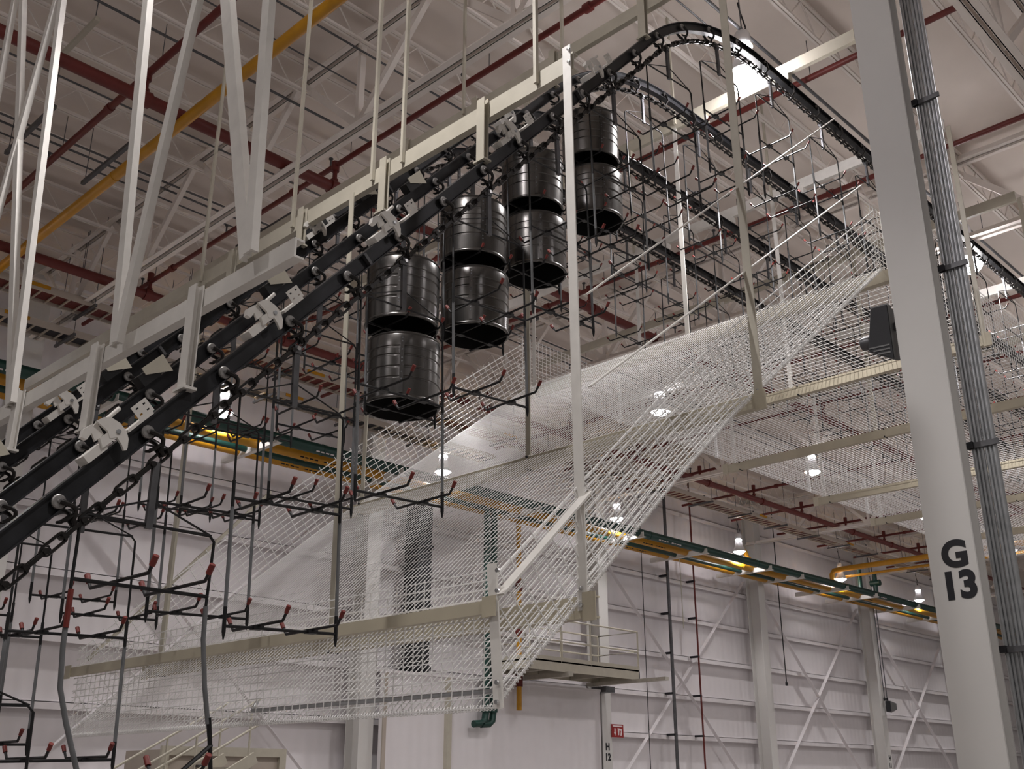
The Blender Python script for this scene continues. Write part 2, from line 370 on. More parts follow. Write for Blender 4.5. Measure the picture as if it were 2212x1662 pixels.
for i, (y, z, r, m, lab) in enumerate(((18.72, PZ+.14, .125, 'green', 'thick dark green pipe, outermost on the wall brackets'), (19.32, PZ+.14, .125, 'yellow', 'thick yellow pipe next to the outer green pipe'),
                                  (19.74, PZ+.09, .07, 'green', 'thin dark green pipe between the two yellow pipes'), (20.06, PZ+.12, .11, 'yellow', 'yellow pipe closest to the back wall'))):
    t = thing('service_pipe', lab, 'pipe', (0, y, z), 'coloured pipes on the wall brackets')
    MB().tube([(-6, 0, 0), (60, 0, 0)], r, 16).build('pipe', m, t, 40)
    for x in [m2*6+1.2 for m2 in range(9)]: MB().tube([(x, 0, 0), (x+.03, 0, 0)], r*1.07, 16).build('weld_band', m, t, 40)
    if i != 2:
        for x in (5.2, 13, 25.6, 39.5):
            q = MB()
            for k in range(9): q.box(x+.13*k, x+.13*k+.09, -r*.8, -r*.62, -r*.78, -r*.55) if k != 4 else None
            q.build('printed_band', 'ink' if m == 'yellow' else 'sign_white', t)
for i, x in enumerate((4.6, 8.3, 11.9, 15.4, 20.2, 24.67, 27.95, 31.8, 33.95, 37.25, 39.6, 43.4, 47)):
    q = MB(); q.section(lsec(.12, .15, .014), [(x, 18.5, PZ-.02), (x, 20.75, PZ-.02)], [(XV, ZV), (XV, ZV)])
    tag(q.build('pipe_bracket', 'white'), 'cream angle bracket under the coloured pipes, %s from the low conveyor end' % nth(i), 'bracket', 'angle brackets under the pipes')
# drops and branches
t = thing('pipe_drop', 'pair of dark green pipes dropping to the partition and elbowing over', 'pipe', (19.55, 19.75, 3.0))
for dx in (-.12, .14):
    MB().tube([(dx, 0, 5.5), (dx, 0, .28), (dx-.03, 0, .1), (dx-.14, 0, .02), (dx-.42, 0, 0)], .09, 12).build('pipe', 'green', t, 40)
    MB().tube([(dx, 0, .3), (dx, 0, .42)], .115, 12).build('elbow_collar', 'green', t, 40)
t = thing('pipe_drop', 'yellow pipe dropping from the wall pipes behind the net', 'pipe', (20.7, 19.80, 3.4))
MB().tube([(0, 0, 0), (0, 0, 5.2)], .07, 10).build('pipe', 'yellow', t, 40)
for z in (.6, 1.9, 3.1): MB().tube([(0, 0, z), (0, 0, z+.3)], .1, 10).build('valve_body', 'red', t, 40)
t = thing('air_duct', 'dark square duct standing against the wall behind the net', 'duct', (17.55, 20.35, 4.145))
MB().box(-.24, .24, -.25, .25, 0, 4.2).build('duct_run', 'dark', t)
for z in (.1, 1.6, 3.1): MB().box(-.28, .28, -.29, .29, z, z+.08).build('flange', 'dark', t)
t = thing('gas_branch', 'yellow pipe branch rising and running out over the pipes beside the big column', 'pipe', (37.6, 18.9, PZ))
MB().tube([(0, .4, .3), (0, .4, .7), (0, .3, .82), (0, 0, .85), (0, -9, .85)], .1, 12).build('pipe', 'yellow', t, 40)
MB().tube([(.6, .4, .2), (.6, .4, .6), (.6, .2, .66), (.6, -9, .66)], .05, 10).build('small_pipe', 'yellow', t, 40)
t = thing('green_branch', 'dark green valve branch standing on the outer green pipe', 'pipe', (39.4, 18.72, PZ))
for dx in (-.7, .6): MB().tube([(dx, 0, .2), (dx, 0, .95)], .08, 10).build('pipe', 'green', t, 40)
MB().tube([(.6, -.2, .6), (.6, .2, .6)], .12, 10).build('valve_body', 'green', t, 40)
t = thing('gas_valve', 'yellow valve and elbow standing up from the yellow pipe', 'valve', (31.7, 19.38, PZ))
MB().tube([(0, 0, .2), (0, 0, .55), (-.1, 0, .7), (-.25, 0, .72)], .09, 10).build('pipe', 'yellow', t, 40)
MB().tube([(0, -.12, .42), (0, .12, .42)], .11, 10).build('valve_body', 'yellow', t, 40)
# wall risers, cords
for lab, x, y, r, m, z0 in (('dark red riser pipe running straight down the back wall', 30.05, 20.5, .03, 'red', 0), ('grey riser pipe with black clamps on the back wall', 28.55, 20.5, .055, 'strut', 0),
                    ('thin black wire hanging down in front of the wall', 26.5, 20.0, .012, 'black', 0), ('pull cord with a bright end below the green pipe', 28.0, 19.6, .014, 'cream', 6.2)):
    t = thing('riser_pipe' if r > .02 else 'hanging_cable', lab, 'pipe' if r > .02 else 'cord', (x, y, 0))
    MB().tube([(0, 0, z0), (0, 0, ROOF if z0 == 0 else 8.42)], r, 8).build('pipe' if r > .02 else 'cord', m, t, 40)
    if r > .02:
        for z in (1.8, 3.06, 4.31, 5.56, 6.83, 8.06): MB().box(-r-.03, r+.01, -.02, .3, z-.03, z+.03).build('clamp', 'dark', t)
for i, x in enumerate((34.7, 42.62, 42.85)):
    if i == 0: z0 = 5.0; lab = 'thin drop cord right of the middle wall column'
    else: z0 = 4.9; lab = 'thin cable down column H 11 to the loudspeaker, %s of two' % nth(i-1)
    lab = lab.replace('right of', 'past')
    t = thing('hanging_cable', lab, 'cord', (x, 20.0 if i == 0 else 20.16, 0))
    MB().tube([(0, 0, z0), (0, 0, ROOF)], .018, 6).build('cord', 'strut' if i else 'black', t)
    MB().box(-.04, .04, -.03, .03, z0-.12, z0).build('end_box', 'dark', t)
# ------------------------------------------------------------------ partition, platform, stairs by the wall
t = thing('partition', 'bright white partition wall below the hanging platform', 'partition', (16.3, 20.0, 0))
MB().box(0, 7.95, 0, .12, 0, 4.08).build('panel', 'wall', t)
MB().box(-.02, 7.97, -.03, .14, 4.08, 4.14).build('cap_strip', 'wall', t)
MB().box(.0, .1, -.04, 0, 0, 4.08).build('end_strip', 'tan', t)
MB().box(1.95, 2.1, -.12, 0, 0, 4.08).build('pipe_cover', 'cream', t)
t = thing('platform', 'cream steel platform with pipe railings carried by column H 12', 'platform', (22.2, 19.4, 4.55))
MB().box(-2.3, 2.2, -.75, .75, 0, .04).build('deck', 'grate', t)
q = MB()
for y in (-.75, .72): q.box(-2.3, 2.2, y, y+.03, -.22, .14)
for x in (-2.3, 2.17): q.box(x, x+.03, -.75, .75, -.2, .14)
q.build('fascia', 'cream', t)
for x in (-1.6, -.4, .9): MB().box(x, x+.1, -.7, .7, -.2, 0).build('joist', 'grate', t)
for z in (.55, 1.1):
    MB().tube([(-2.28, .73, z), (2.18, .73, z), (2.18, -.73, z), (-2.28, -.73, z)], .024, 8).build('handrail', 'cream', t, 40)
for x, y in ((-2.28, -.73), (-1.1, -.73), (.1, -.73), (2.18, -.73), (2.18, .73), (.6, .73), (-.9, .73), (-2.28, .73)):
    MB().tube([(x, y, 0), (x, y, 1.1)], .024, 8).build('railing_post', 'cream', t, 40)
MB().bar((1.9, -1.9, -.27), (1.9, .9, -.27), .16, .09).build('cross_beam', 'grate', t)
MB().bar((-.9, -.9, -.27), (-.9, .9, -.27), .16, .12).build('cross_beam', 'grate', t)
MB().box(2.1, 2.5, .4, .95, -.48, -.32).build('bracket', 'strut', t)
t = thing('stair', 'stair flight with thin sloping handrails near the wall', 'stair', (7.55, 17.2, .05))
MB().bar((0, 0, -.0), (3.6, 0, 2.0), .05, .2).build('stringer', 'cream', t); MB().bar((0, 1.0, 0), (3.6, 1.0, 2.0), .05, .2).build('stringer', 'cream', t)
for k in range(9): MB().box(.2+.38*k, .5+.38*k, 0, 1, .12+.211*k, .15+.211*k).build('tread', 'grate', t)
for y in (0, 1.0):
    for dz in (.55, 1.0): MB().tube([(0, y, dz), (3.6, y, 2+dz)], .022, 8).build('handrail', 'cream', t, 40)
    for k in range(4): MB().tube([(.3+1.05*k, y, .17+.58*k), (.3+1.05*k, y, 1.17+.58*k)], .02, 8).build('railing_post', 'cream', t, 40)
t = thing('equipment_box', 'tan framed equipment box beside the stair', 'box', (10.2, 18.6, 0))
MB().box(.0, 2.6, .2, 1.6, 0, 2.2).build('body', 'tan', t)
q = MB(); q.box(-.05, 2.65, .12, .2, 2.1, 2.26); q.box(2.5, 2.65, .12, .2, 0, 2.1); q.box(-.05, .1, .12, .2, 0, 2.1); q.build('frame', 'cream', t)
MB().box(.7, 1.2, .1, .2, 1.9, 1.94).build('handle', 'strut', t)
# ------------------------------------------------------------------ high bay lamps
lm = bpy.data.lights.new('lamp_light', 'SPOT'); lm.energy = LAMP_W; lm.color = LAMP_C; lm.spot_size = radians(122); lm.spot_blend = .5; lm.shadow_soft_size = .14
lp = bpy.data.lights.new('globe_light', 'POINT'); lp.energy = GLOBE_W; lp.color = LAMP_C; lp.shadow_soft_size = .2
def lamp(x, y, z, label, globe=False):
    t = thing('high_bay_lamp', label, 'lamp', (x, y, z), 'high bay lamps')
    MB().lathe([(.05, .42), (.10, .38), (.13, .2), (.2, .06), (.215, 0), (.205, 0), (.19, .05), (.12, .19)], 28).build('reflector', 'reflector', t, 50)
    MB().lathe([(0, -.085), (.08, -.075), (.15, -.045), (.19, .0), (.2, .03), (0, .04)], 28).build('lens', 'lamp', t, 50)
    MB().lathe([(0, .62), (.08, .62), (.10, .58), (.10, .44), (.06, .40), (0, .4)], 20).build('ballast', 'reflector', t, 40)
    MB().lathe([(.105, .385), (.115, .40), (.10, .43), (.07, .43)], 24).build('vent_ring', 'lamp', t, 50)
    q = MB(); q.tube([(.02*cos(a), 0, .68+.03*sin(a)) for a in [pi*k/6 for k in range(12)]], .008, 6, True); q.build('hook', 'strut', t)
    MB().tube([(.05, 0, .6), (.14, .02, .8), (.08, .04, 1.0), (.0, .02, 1.1)], .01, 6).build('cord', 'black', t)
    MB().tube([(0, 0, .7), (0, 0, ROOF-z)], .008, 6).build('rod', 'strut', t)
    if globe:
        MB().lathe([(0, -.24)]+[(.2*sin(pi*k/10), -.04-.2*cos(pi*k/10)) for k in range(1, 9)]+[(.09, .13)], 28).build('globe', 'lamp', t, 60)
        go = bpy.data.objects.new('globe_light', lp); COL.objects.link(go); go.parent = t; go.location = (0, 0, -.46)
    lo = bpy.data.objects.new('lamp_light', lm); COL.objects.link(lo); lo.parent = t; lo.location = (0, 0, -.16 if not globe else -.3)
    return t
L = None
for row, (y, z, xs) in enumerate(((19.1, 8.98, (4.1, 10.9, 17.2, 24.2, 30.8, 37.9, 44.8, 51.6)), (12.6, 9.1, (-8, 10.6, 17.6, 24.1, 30.9, 37.6, 44.4)), (5.32, 9.62, (-4.5, 2.3, 9.55, 16.25, 23, 29.8, 36.6)), (-1.6, 9.8, (-4.5, 2.3, 9.2, 16, 23, 30)))):
    nm = ('over the wall pipes', 'above the safety net', 'beside the conveyor rails', 'in the row above the camera', 'in the row behind the camera')[row]
    for i, x in enumerate(xs):
        lab = 'high bay lamp %s, %s from the low conveyor end' % (nm, nth(i))
        if i == 0: L = lamp(x, y, z, lab, row == 2)
        else:
            o = dup(L); o.location = (x, y, z); o['label'] = lab
# ------------------------------------------------------------------ the conveyor: paths
RY = (4.99, 6.19, 7.39, 8.59)
RN = ('front', 'second', 'third', 'rear')
DZ = (0., .04, .17, .20)
SL = atan(1.11); RAD = 2.92; ZT = 9.50
def path(i):
    """rail centre line of rail i: s = 0 at x = 2.49 on the incline, measured uphill"""
    c = .644+DZ[i]; xi = (ZT-c)/1.11; T = RAD*math.tan(SL/2)
    x0 = 2.49-DZ[i]/1.11; sA = (xi-x0)/cos(SL)-T; arc = RAD*SL
    cx, cz = xi+T, ZT-RAD
    def f(s, off=0.):
        if s < sA: x, z, a = x0+s*cos(SL), c+1.11*(x0+s*cos(SL)), SL
        elif s < sA+arc:
            a = SL-(s-sA)/RAD; x, z = cx-RAD*sin(a), cz+RAD*cos(a)
        else: x, z, a = cx+(s-sA-arc), ZT, 0.
        return Vector((x-off*sin(a), RY[i], z+off*cos(a))), a
    return f, sA, arc
S0, S1 = -2.1, 27.0
OFF = -.156
def svals(sA, arc, step):
    v = [S0, 0, sA*.5, sA]; n = 14
    v += [sA+arc*k/n for k in range(1, n+1)]; v += [sA+arc+4, sA+arc+9, S1]
    return v
def rmat(p, a): return Matrix.Translation(p) @ Matrix.Rotation(-a, 4, 'Y')
# trolley, chain link prototypes
def make_trolley():
    t = thing('chain_trolley', '', 'trolley')
    for s in (-1, 1):
        MB().lathe([(.0, -.012), (.030, -.012), (.036, -.006), (.036, .006), (.030, .012), (.012, .012), (.010, .018), (0, .018)] if s > 0 else [(.0, .012), (.030, .012), (.036, .006), (.036, -.006), (.030, -.012), (.012, -.012), (.010, -.018), (0, -.018)], 18, (0, s*.03, -.008), 'y').build('wheel', 'wheel', t, 40)
        q = MB(); pts = [(0, s*.05, -.008), (.012, s*.055, -.03), (.030, s*.055, -.062), (.036, s*.045, -.085), (.028, s*.028, -.105), (.006, s*.02, -.12), (-.004, s*.012, -.16)]
        q.tube(pts, [.013, .014, .013, .012, .012, .013, .011], 8)
        q.tube([(.028, s*.028, -.105), (-.03, s*.024, -.098), (-.05, s*.022, -.085)], [.010, .010, .007], 6)
        q.build('bracket', 'chain', t, 60)
    return t
q = MB()
for s in (-1, 1):
    q.lathe([(0, -.01), (.034, -.01), (.034, .01), (0, .01)], 10, (0, s*.03, -.008), 'y'); q.tube([(0, s*.05, -.008), (.035, s*.05, -.08), (0, s*.015, -.16)], .012, 6)
FARME = q.build('chain_trolley', 'chain', smooth=60)
PITCH_C = .118
def link_center():
    q = MB(); h = PITCH_C/2+.014; r = .022; pts = []
    for k in range(7): a = -pi/2+pi*k/6; pts.append((h-r+r*cos(a), 0, r*sin(a)))
    for k in range(7): a = pi/2+pi*k/6; pts.append((-h+r+r*cos(a), 0, r*sin(a)))
    return q.tube(pts, .0085, 6, True)
def link_side():
    q = MB()
    for s in (-1, 1): q.bar((-PITCH_C/2, s*.019, 0), (PITCH_C/2, s*.019, 0), .011, .021)
    for x in (-PITCH_C/2, PITCH_C/2): q.tube([(x, -.034, 0), (x, -.026, 0), (x, .026, 0), (x, .034, 0)], [.016, .018, .018, .016], 8)
    return q
# hanging racks --------------------------------------------------------------
HW, L1, L2, LT = .35, -.955, -1.645, -.335      # below the chain pendant top
def make_rack(far):
    t = thing('hanging_rack', '', 'hook rack')
    fr = MB(); tb = LT
    fr.tube([(-HW, 0, L1-.02), (-HW, 0, tb-.02), (-HW+.03, 0, tb), (HW-.03, 0, tb), (HW, 0, tb-.03), (HW, 0, L1-.02)], .0075, 6)
    for x in (-HW+.02, HW-.02): MB().tube([(x, 0, tb), (0, 0, tb+.13)], .005, 5).build('brace_rod', 'black', t)
    for x in (-HW, HW):
        fr.tube([(x, 0, L1+.10), (x, 0, L1-.06)], .011, 6); fr.tube([(x, 0, L2+.10), (x, 0, L2-.03), (x, 0, L2-.07)], [.012, .012, .004], 6)
    pe = MB(); pe.box(-.018, .018, -.012, .012, tb-.02, .02); pe.box(-.022, .022, -.02, .02, -.02, .03)
    sl = MB()
    for x in (-HW, HW): sl.tube([(x, 0, L1-.05), (x, 0, L2+.08)], .0105, 8)
    if far:
        for z in (L1, L2): MB().tube([(-HW, 0, z), (HW, 0, z)], .0075, 6).build('crossbar', 'black', t)
        fr.build('frame', 'black', t, 50); pe.build('pendant', 'strut', t); sl.build('sleeve', 'sleeve', t, 50)
    else:
        fr.build('frame', 'black', t, 50); pe.build('pendant', 'strut', t)
        q = MB(); q.tube([(0, -.03, .01), (0, .03, .01)], .014, 8); q.build('pendant_bolt', 'hose', t, 40)
        sl.build('sleeve', 'sleeve', t, 50)
        for z in (L1, L2):
            MB().tube([(-HW, 0, z), (HW, 0, z)], .009, 7).build('crossbar', 'black', t, 50)
    for z in (L1, L2):
        for x in (-.155, .185):
            q = MB(); A = .26
            q.tube([(x, -A-.05, z+.075), (x, -A, z+.014), (x, A, z+.014), (x, A+.05, z+.075)], .0085, 7)
            q.box(x-.03, x+.03, -.025, .025, z-.008, z+.012)
            if far:
                q.cur = 1
                for s in (-1, 1): q.tube([(x, s*(A+.032), z+.053), (x, s*(A+.054), z+.083)], .0115, 6)
                q.build('hook_arm', ['black', 'red_tip'], t, 50)
            else:
                arm = q.build('hook_arm', 'black', t, 50)
                for s in (-1, 1):
                    MB().tube([(x, s*(A+.03), z+.05), (x, s*(A+.055), z+.084)], [.0115, .013], 8).build('red_cap', 'red_tip', arm, 50)
    return t
TROL = make_trolley(); RACK = make_rack(False); RACKF = make_rack(True)
LC = link_center(); LS = link_side()
used = {'t': False, 'r': False, 'f': False, 'ff': False}
PH = (0., .30, .45, -.35)                              # rack phase along each rail
for i in range(4):
    f, sA, arc = path(i); rn = RN[i]
    sv = svals(sA, arc, 0)
    pts = [f(s) for s in sv]
    q = MB(); q.section(isec(.068, .10, .008, .009), [p for p, a in pts], [(YV, Vector((-sin(a), 0, cos(a)))) for p, a in pts])
    rail = q.build('conveyor_rail', 'rail', smooth=25)
    tag(rail, 'dark steel conveyor rail, %s, climbing then running level' % ('%s of four' % rn if i in (1, 2) else ('first of four, on the camera side' if i == 0 else 'last of four, farthest inside')), 'conveyor rail', 'conveyor rails')
    for s in (1.9, 5.2, 8.6, 12.2):
        p, a = f(s); w = MB(); w.box(-.012, .012, -.036, -.004, -.041, .041); o = w.build('weld_seam', 'strut', rail); o.matrix_world = rmat(p, a)
    # chain
    ch = thing('conveyor_chain', 'oily black link chain hanging below the %s conveyor rail' % rn, 'chain', tuple(f(0, OFF)[0]), 'conveyor chains')
    cl = Vector(f(0, OFF)[0]); rest = MB(); n = int((S1-S0)/PITCH_C); lme = [None, None]; shown = 0
    vis0 = 4
    for k in range(n):
        s = S0+(k+.5)*PITCH_C; p, a = f(s, OFF)
        if vis0 <= k < vis0+96:
            w = k % 2
            if lme[w] is None: o = (LC if w == 0 else LS).build('chain_link', 'chain', ch, 60); lme[w] = o
            else: o = lme[w].copy(); COL.objects.link(o)
            o.parent = ch; o.matrix_local = rmat(p-cl, a)
        else:
            src = LC if k % 2 == 0 else LS; mt = rmat(p-cl, a)
            rest.add([mt @ Vector(v) for v in src.v], src.f)
    tag(rest.build('chain_run', 'chain', ch, 60), kind='stuff')
    # trolleys
    k = 0; s = -.13-.598*3+PH[i]-.598*math.floor(PH[i]/.598)
    while s < S1-.5:
        p, a = f(s)
        lab = 'chain trolley on the %s conveyor rail, %s up from the low end' % (rn, nth(k))
        if s < sA+arc*.9:
            if not used['t']: o = TROL; used['t'] = True
            else: o = dup(TROL)
        else:
            if not used['f']: o = FARME; used['f'] = True
            else: o = FARME.copy(); COL.objects.link(o)
        o.matrix_world = rmat(p, a); tag(o, lab, 'trolley', 'chain trolleys'); s += .598; k += 1
    # racks
    k = 0; s = PH[i]-1.196
    drum_slots = []
    while s < S1-3:
        p, a = f(s-.173*(1 if s < sA else 0), OFF)
        far = s > sA+arc*.9
        if i == 0 and -.1 < s < .1: s += 1.196; k += 1; continue   # the bent rack is built on its own
        if far:
            o = RACKF if not used['ff'] else dup(RACKF); used['ff'] = True
        else:
            o = RACK if not used['r'] else dup(RACK); used['r'] = True
        o.location = p+Vector((0, 0, -.03)); o.rotation_euler = (0, radians(-1.6 if not far else 0), random.uniform(-.06, .0) if not far else random.uniform(-.03, .03))
        tag(o, 'black hook rack with red tips on the %s rail, %s from the low end' % (rn, nth(k)), 'hook rack', 'hook racks on the conveyor')
        s += 1.196; k += 1
bpy.context.view_layer.update()
# the bent rack at the low end of the front rail
f, sA, arc = path(0)
p, a = f(-.173, OFF); t = thing('hanging_rack', 'bent black hook rack with bowed grey tubes at the low front end', 'hook rack', tuple(p-Vector((0, 0, .03))), 'hook racks on the conveyor')
q = MB(); tb = -.31
q.tube([(-.35, 0, -.74), (-.35, 0, tb-.02), (-.32, 0, tb), (.35, 0, tb), (.38, 0, tb-.03), (.37, 0, -.70)], .009, 6)
q.tube([(-.35, 0, tb), (0, 0, tb+.13), (.36, 0, tb)], .006, 5); q.build('frame', 'black', t, 50)
MB().box(-.018, .018, -.012, .012, tb-.02, .02).build('pendant', 'strut', t)
MB().tube([(-.35, 0, -.63), (.37, 0, -.63)], .010, 7).build('crossbar', 'black', t, 50)
for pts in ([(-.35, 0, -.72), (-.345, 0, -.95), (-.33, .0, -1.13), (-.28, 0, -1.28), (-.20, 0, -1.48), (-.165, 0, -1.58)], [(.37, 0, -.68), (.375, 0, -.85), (.41, 0, -1.08), (.45, 0, -1.26)]):
    MB().tube(pts, .0125, 8).build('sleeve', 'sleeve', t, 50)
MB().tube([(.45, 0, -1.23), (.47, 0, -1.34), (.53, 0, -1.78)], [.014, .012, .010], 7).build('lower_rod', 'black', t, 50)
MB().tube([(-.17, 0, -1.56), (-.10, 0, -1.82)], .013, 7).build('lower_rod', 'black', t, 50)
MB().tube([(.48, -.0, -1.36), (.10, -.10, -1.63), (-.10, -.18, -1.76)], .011, 7).build('crossbar', 'black', t, 50)
MB().tube([(-.35, -.008, -.68), (-.35, -.01, -.86)], .014, 7).build('red_tape', 'red_tip', t, 50)
for (x, z, ty, A) in ((-.12, -.62, 0, .30), (.18, -.62, 0, .30), (.26, -1.50, -.06, .24), (.0, -1.68, -.13, .24)):
    arm = MB().tube([(x, ty-A-.05, z+.07), (x, ty-A, z+.01), (x, ty+A, z+.01), (x, ty+A+.05, z+.07)], .0095, 7).build('hook_arm', 'black', t, 50)
    for s in (-1, 1): MB().tube([(x, ty+s*(A+.026), z+.042), (x, ty+s*(A+.058), z+.085)], .0155, 8).build('red_cap', 'red_tip', arm, 50)
# ------------------------------------------------------------------ steel drums on the second rail
def drum_mb():
    R = .305; H = .56
    pr = [(R-.016, 0), (R-.004, .0), (R+.003, .008), (R+.003, .018), (R-.004, .028)]
    for z in (.17, .26, .36, .43): pr += [(R, z-.012), (R-.007, z-.006), (R-.007, z+.006), (R, z+.012)]
    pr += [(R, H-.03), (R-.004, H-.02), (R+.002, H-.01), (R-.004, H), (R-.02, H)]
    return pr
dr = thing('steel_drum', '', 'drum')
MB().lathe(drum_mb(), 56).build('shell', 'drum', dr, 35)
q = MB(); q.lathe([(.289, .0), (.289, .54), (0, .545)], 40); q.build('inner_lining', 'drum_in', dr, 35)
q = MB(); a0 = radians(232)
for z in (.12, .15, .21, .30, .33, .40, .47, .50):
    c = Vector((cos(a0)*.304, sin(a0)*.304, z)); q.lathe([(0, .004), (.008, .003), (.008, -.003), (0, -.003)], 8, (0, 0, 0)); 
    for vi in range(len(q.v)-32, len(q.v)):
        x, y, zz = q.v[vi]; v = Vector((zz, x, y)); v.rotate(Matrix.Rotation(a0, 3, 'Z')); q.v[vi] = tuple(c+v)
q.build('rivets', 'strut', dr)
q = MB()
for k in range(2):
    aa = a0+.0; t0 = aa-.03; t1 = aa+.03
    pass
q.add([(cos(a0-.05+.1*k)*.3075, sin(a0-.05+.1*k)*.3075, z) for k in (0, 1) for z in (.035, .52)], [(0, 1, 3, 2)])
q.add([(cos(a0-.05+.1*k)*.300, sin(a0-.05+.1*k)*.300, z) for k in (0, 1) for z in (.035, .52)], [(0, 1, 3, 2)])
q.build('seam_strip', 'drum', dr)
f2, sA2, arc2 = path(1); first = True
DX = [5.13, 5.97, 6.81, 7.70]
for i, x in enumerate(DX):
    # rack nearest to this drum pair
    s = PH[1]; best = None
    for m in range(-1, 14):
        p, a = f2(PH[1]+1.196*m-(.173 if PH[1]+1.196*m < sA2 else 0), OFF)
        if best is None or abs(p.x-x) < abs(best.x-x): best = p
    for lev, nm in ((L1, 'upper'), (L2, 'lower')):
        o = dr if first else dup(dr); first = False
        o.location = (best.x+.02+(.03 if lev == L2 else .0), best.y, best.z-.03+lev+.026)
        o.rotation_euler = (0, 0, random.uniform(-.25, .25))
        tag(o, '%s grey steel drum of the %s pair counted up the conveyor' % (nm, nth(i)), 'drum', 'steel drums on the racks')
# ------------------------------------------------------------------ chain stops, slotted plates and guards on the rails
def rail_frame(o, i, x):
    f, sA, arc = path(i); s = (x-(2.49-DZ[i]/1.11))/cos(SL); p, a = f(s); o.matrix_world = rmat(p, a)
def make_stop():
    t = thing('chain_stop', '', 'chain stop')
    MB().prism([(.06,.198),(.105,.190),(.135,.168),(.155,.118),(.155,.066),(.138,.030),(.104,-.002),(.092,-.008),(.080,.0),(.090,.030),(.094,.074),(.078,.078),(.060,.09),(.075,.125)], -.075, -.058).build('fan_plate', 'white', t)
    MB().prism([(.000,.072),(.094,.070),(.100,.115),(.02,.120)], -.072, -.045).build('arm', 'white', t)
    q = MB(); q.prism([(-.03,.15),(.03,.165),(.045,.195),(-.01,.20),(-.045,.175)], -.055, -.02); q.prism([(.0,.118),(.06,.12),(.07,.19),(.02,.18)], -.05, -.035)
    q.build('pawl', 'white', t)
    MB().box(-.10, .03, -.055, .04, .052, .095).build('base_box', 'white', t)
    MB().tube([(.09, -.05, .17), (.215, -.05, .178)], .0115, 10).build('handle_rod', 'white', t, 40)
    MB().lathe([(0, -.084), (.012, -.084), (.014, -.074), (.014, -.06)], 10, (.118, 0, .09), 'y').build('pivot_bolt', 'galv', t, 40)
    return t
def make_slot():
    t = thing('slotted_plate', '', 'plate')
    q = MB(); xs = (.0, .018, .036, .068, .086, .104); zs = (.065, .082, .091, .118, .127, .144)
    for ix in range(5):
        for iz in range(5):
            if ix in (1, 3) and iz in (1, 3): continue
            q.box(xs[ix], xs[ix+1], -.045, -.041, zs[iz], zs[iz+1])
    q.build('plate', 'white', t)
    MB().box(-.09, .09, -.045, .03, .051, .066).build('foot', 'white', t)
    return t
def make_tri():
    t = thing('guard_plate', '', 'guard')
    MB().prism([(-.09,.160),(.10,.156),(.088,.03),(-.095,.112)], -.06, -.052).build('plate', 'cream', t)
    MB().box(-.15, .0, -.055, .03, .052, .13).build('mount', 'black', t)
    return t
ST = SP = TP = None
stops = [(0, 2.22), (0, 3.06), (0, 3.92), (0, 5.10), (0, 6.2), (2, 2.93), (2, 4.98), (1, 6.3)]
for i, (r, x) in enumerate(stops):
    o = make_stop() if ST is None else dup(ST); ST = ST or o; rail_frame(o, r, x)
    tag(o, 'white fan shaped chain stop on the %s rail, %s counted uphill' % (RN[r], nth(sum(1 for a in stops[:i] if a[0] == r))), 'chain stop', 'chain stops on the incline')
plates = [(0, 2.40), (0, 3.26), (0, 4.14), (0, 5.34), (0, 6.42), (2, 3.08), (2, 5.14)]
for i, (r, x) in enumerate(plates):
    o = make_slot() if SP is None else dup(SP); SP = SP or o; rail_frame(o, r, x)
    tag(o, 'white plate with four slots on the %s rail, %s counted uphill' % (RN[r], nth(sum(1 for a in plates[:i] if a[0] == r))), 'plate', 'slotted plates on the incline')
tris = [(1, 3.06), (1, 3.92), (1, 5.21), (2, 3.33), (2, 2.55), (2, 5.6)]
for i, (r, x) in enumerate(tris):
    o = make_tri() if TP is None else dup(TP); TP = TP or o; rail_frame(o, r, x)
    tag(o, 'cream wedge shaped guard plate on the %s rail, %s counted uphill' % (RN[r], nth(sum(1 for a in tris[:i] if a[0] == r))), 'guard', 'guard plates on the incline')
# ------------------------------------------------------------------ headers, droppers, hangers
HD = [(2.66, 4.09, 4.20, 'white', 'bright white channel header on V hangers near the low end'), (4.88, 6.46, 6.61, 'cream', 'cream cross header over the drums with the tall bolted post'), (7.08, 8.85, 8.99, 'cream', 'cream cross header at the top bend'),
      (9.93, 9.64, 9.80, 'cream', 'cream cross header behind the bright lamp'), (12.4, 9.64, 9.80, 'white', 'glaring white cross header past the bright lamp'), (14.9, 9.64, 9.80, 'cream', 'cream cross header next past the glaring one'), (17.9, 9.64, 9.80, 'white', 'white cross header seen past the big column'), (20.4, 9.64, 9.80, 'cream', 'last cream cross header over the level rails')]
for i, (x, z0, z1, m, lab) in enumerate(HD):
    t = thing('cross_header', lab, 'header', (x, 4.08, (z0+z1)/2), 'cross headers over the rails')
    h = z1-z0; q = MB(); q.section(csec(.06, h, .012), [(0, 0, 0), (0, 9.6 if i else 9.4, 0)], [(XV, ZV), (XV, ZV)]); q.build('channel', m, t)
    for r in range(4):
        f, sA, arc = path(r); lo, hi = -2., 26.
        for _ in range(40):
            mid = (lo+hi)/2
            if f(mid)[0].x < x-.05: lo = mid
            else: hi = mid
        zr = f(lo)[0].z+.06-((z0+z1)/2)
        if zr < h/2-.02 and i < 3:
            q = MB(); q.section(isec(.085, .05, .008, .008), [(-.06, RY[r]-4.08, zr), (-.06, RY[r]-4.08, h/2+.02)], [(YV, XV), (YV, XV)]); q.build('dropper', m, t)
            MB().box(-.10, -.02, RY[r]-4.08-.06, RY[r]-4.08+.06, zr-.012, zr+.004).build('clip', m, t)
        elif i >= 3:
            MB().box(-.05, .05, RY[r]-4.08-.05, RY[r]-4.08+.05, zr-.01, -h/2).build('clip', m, t)
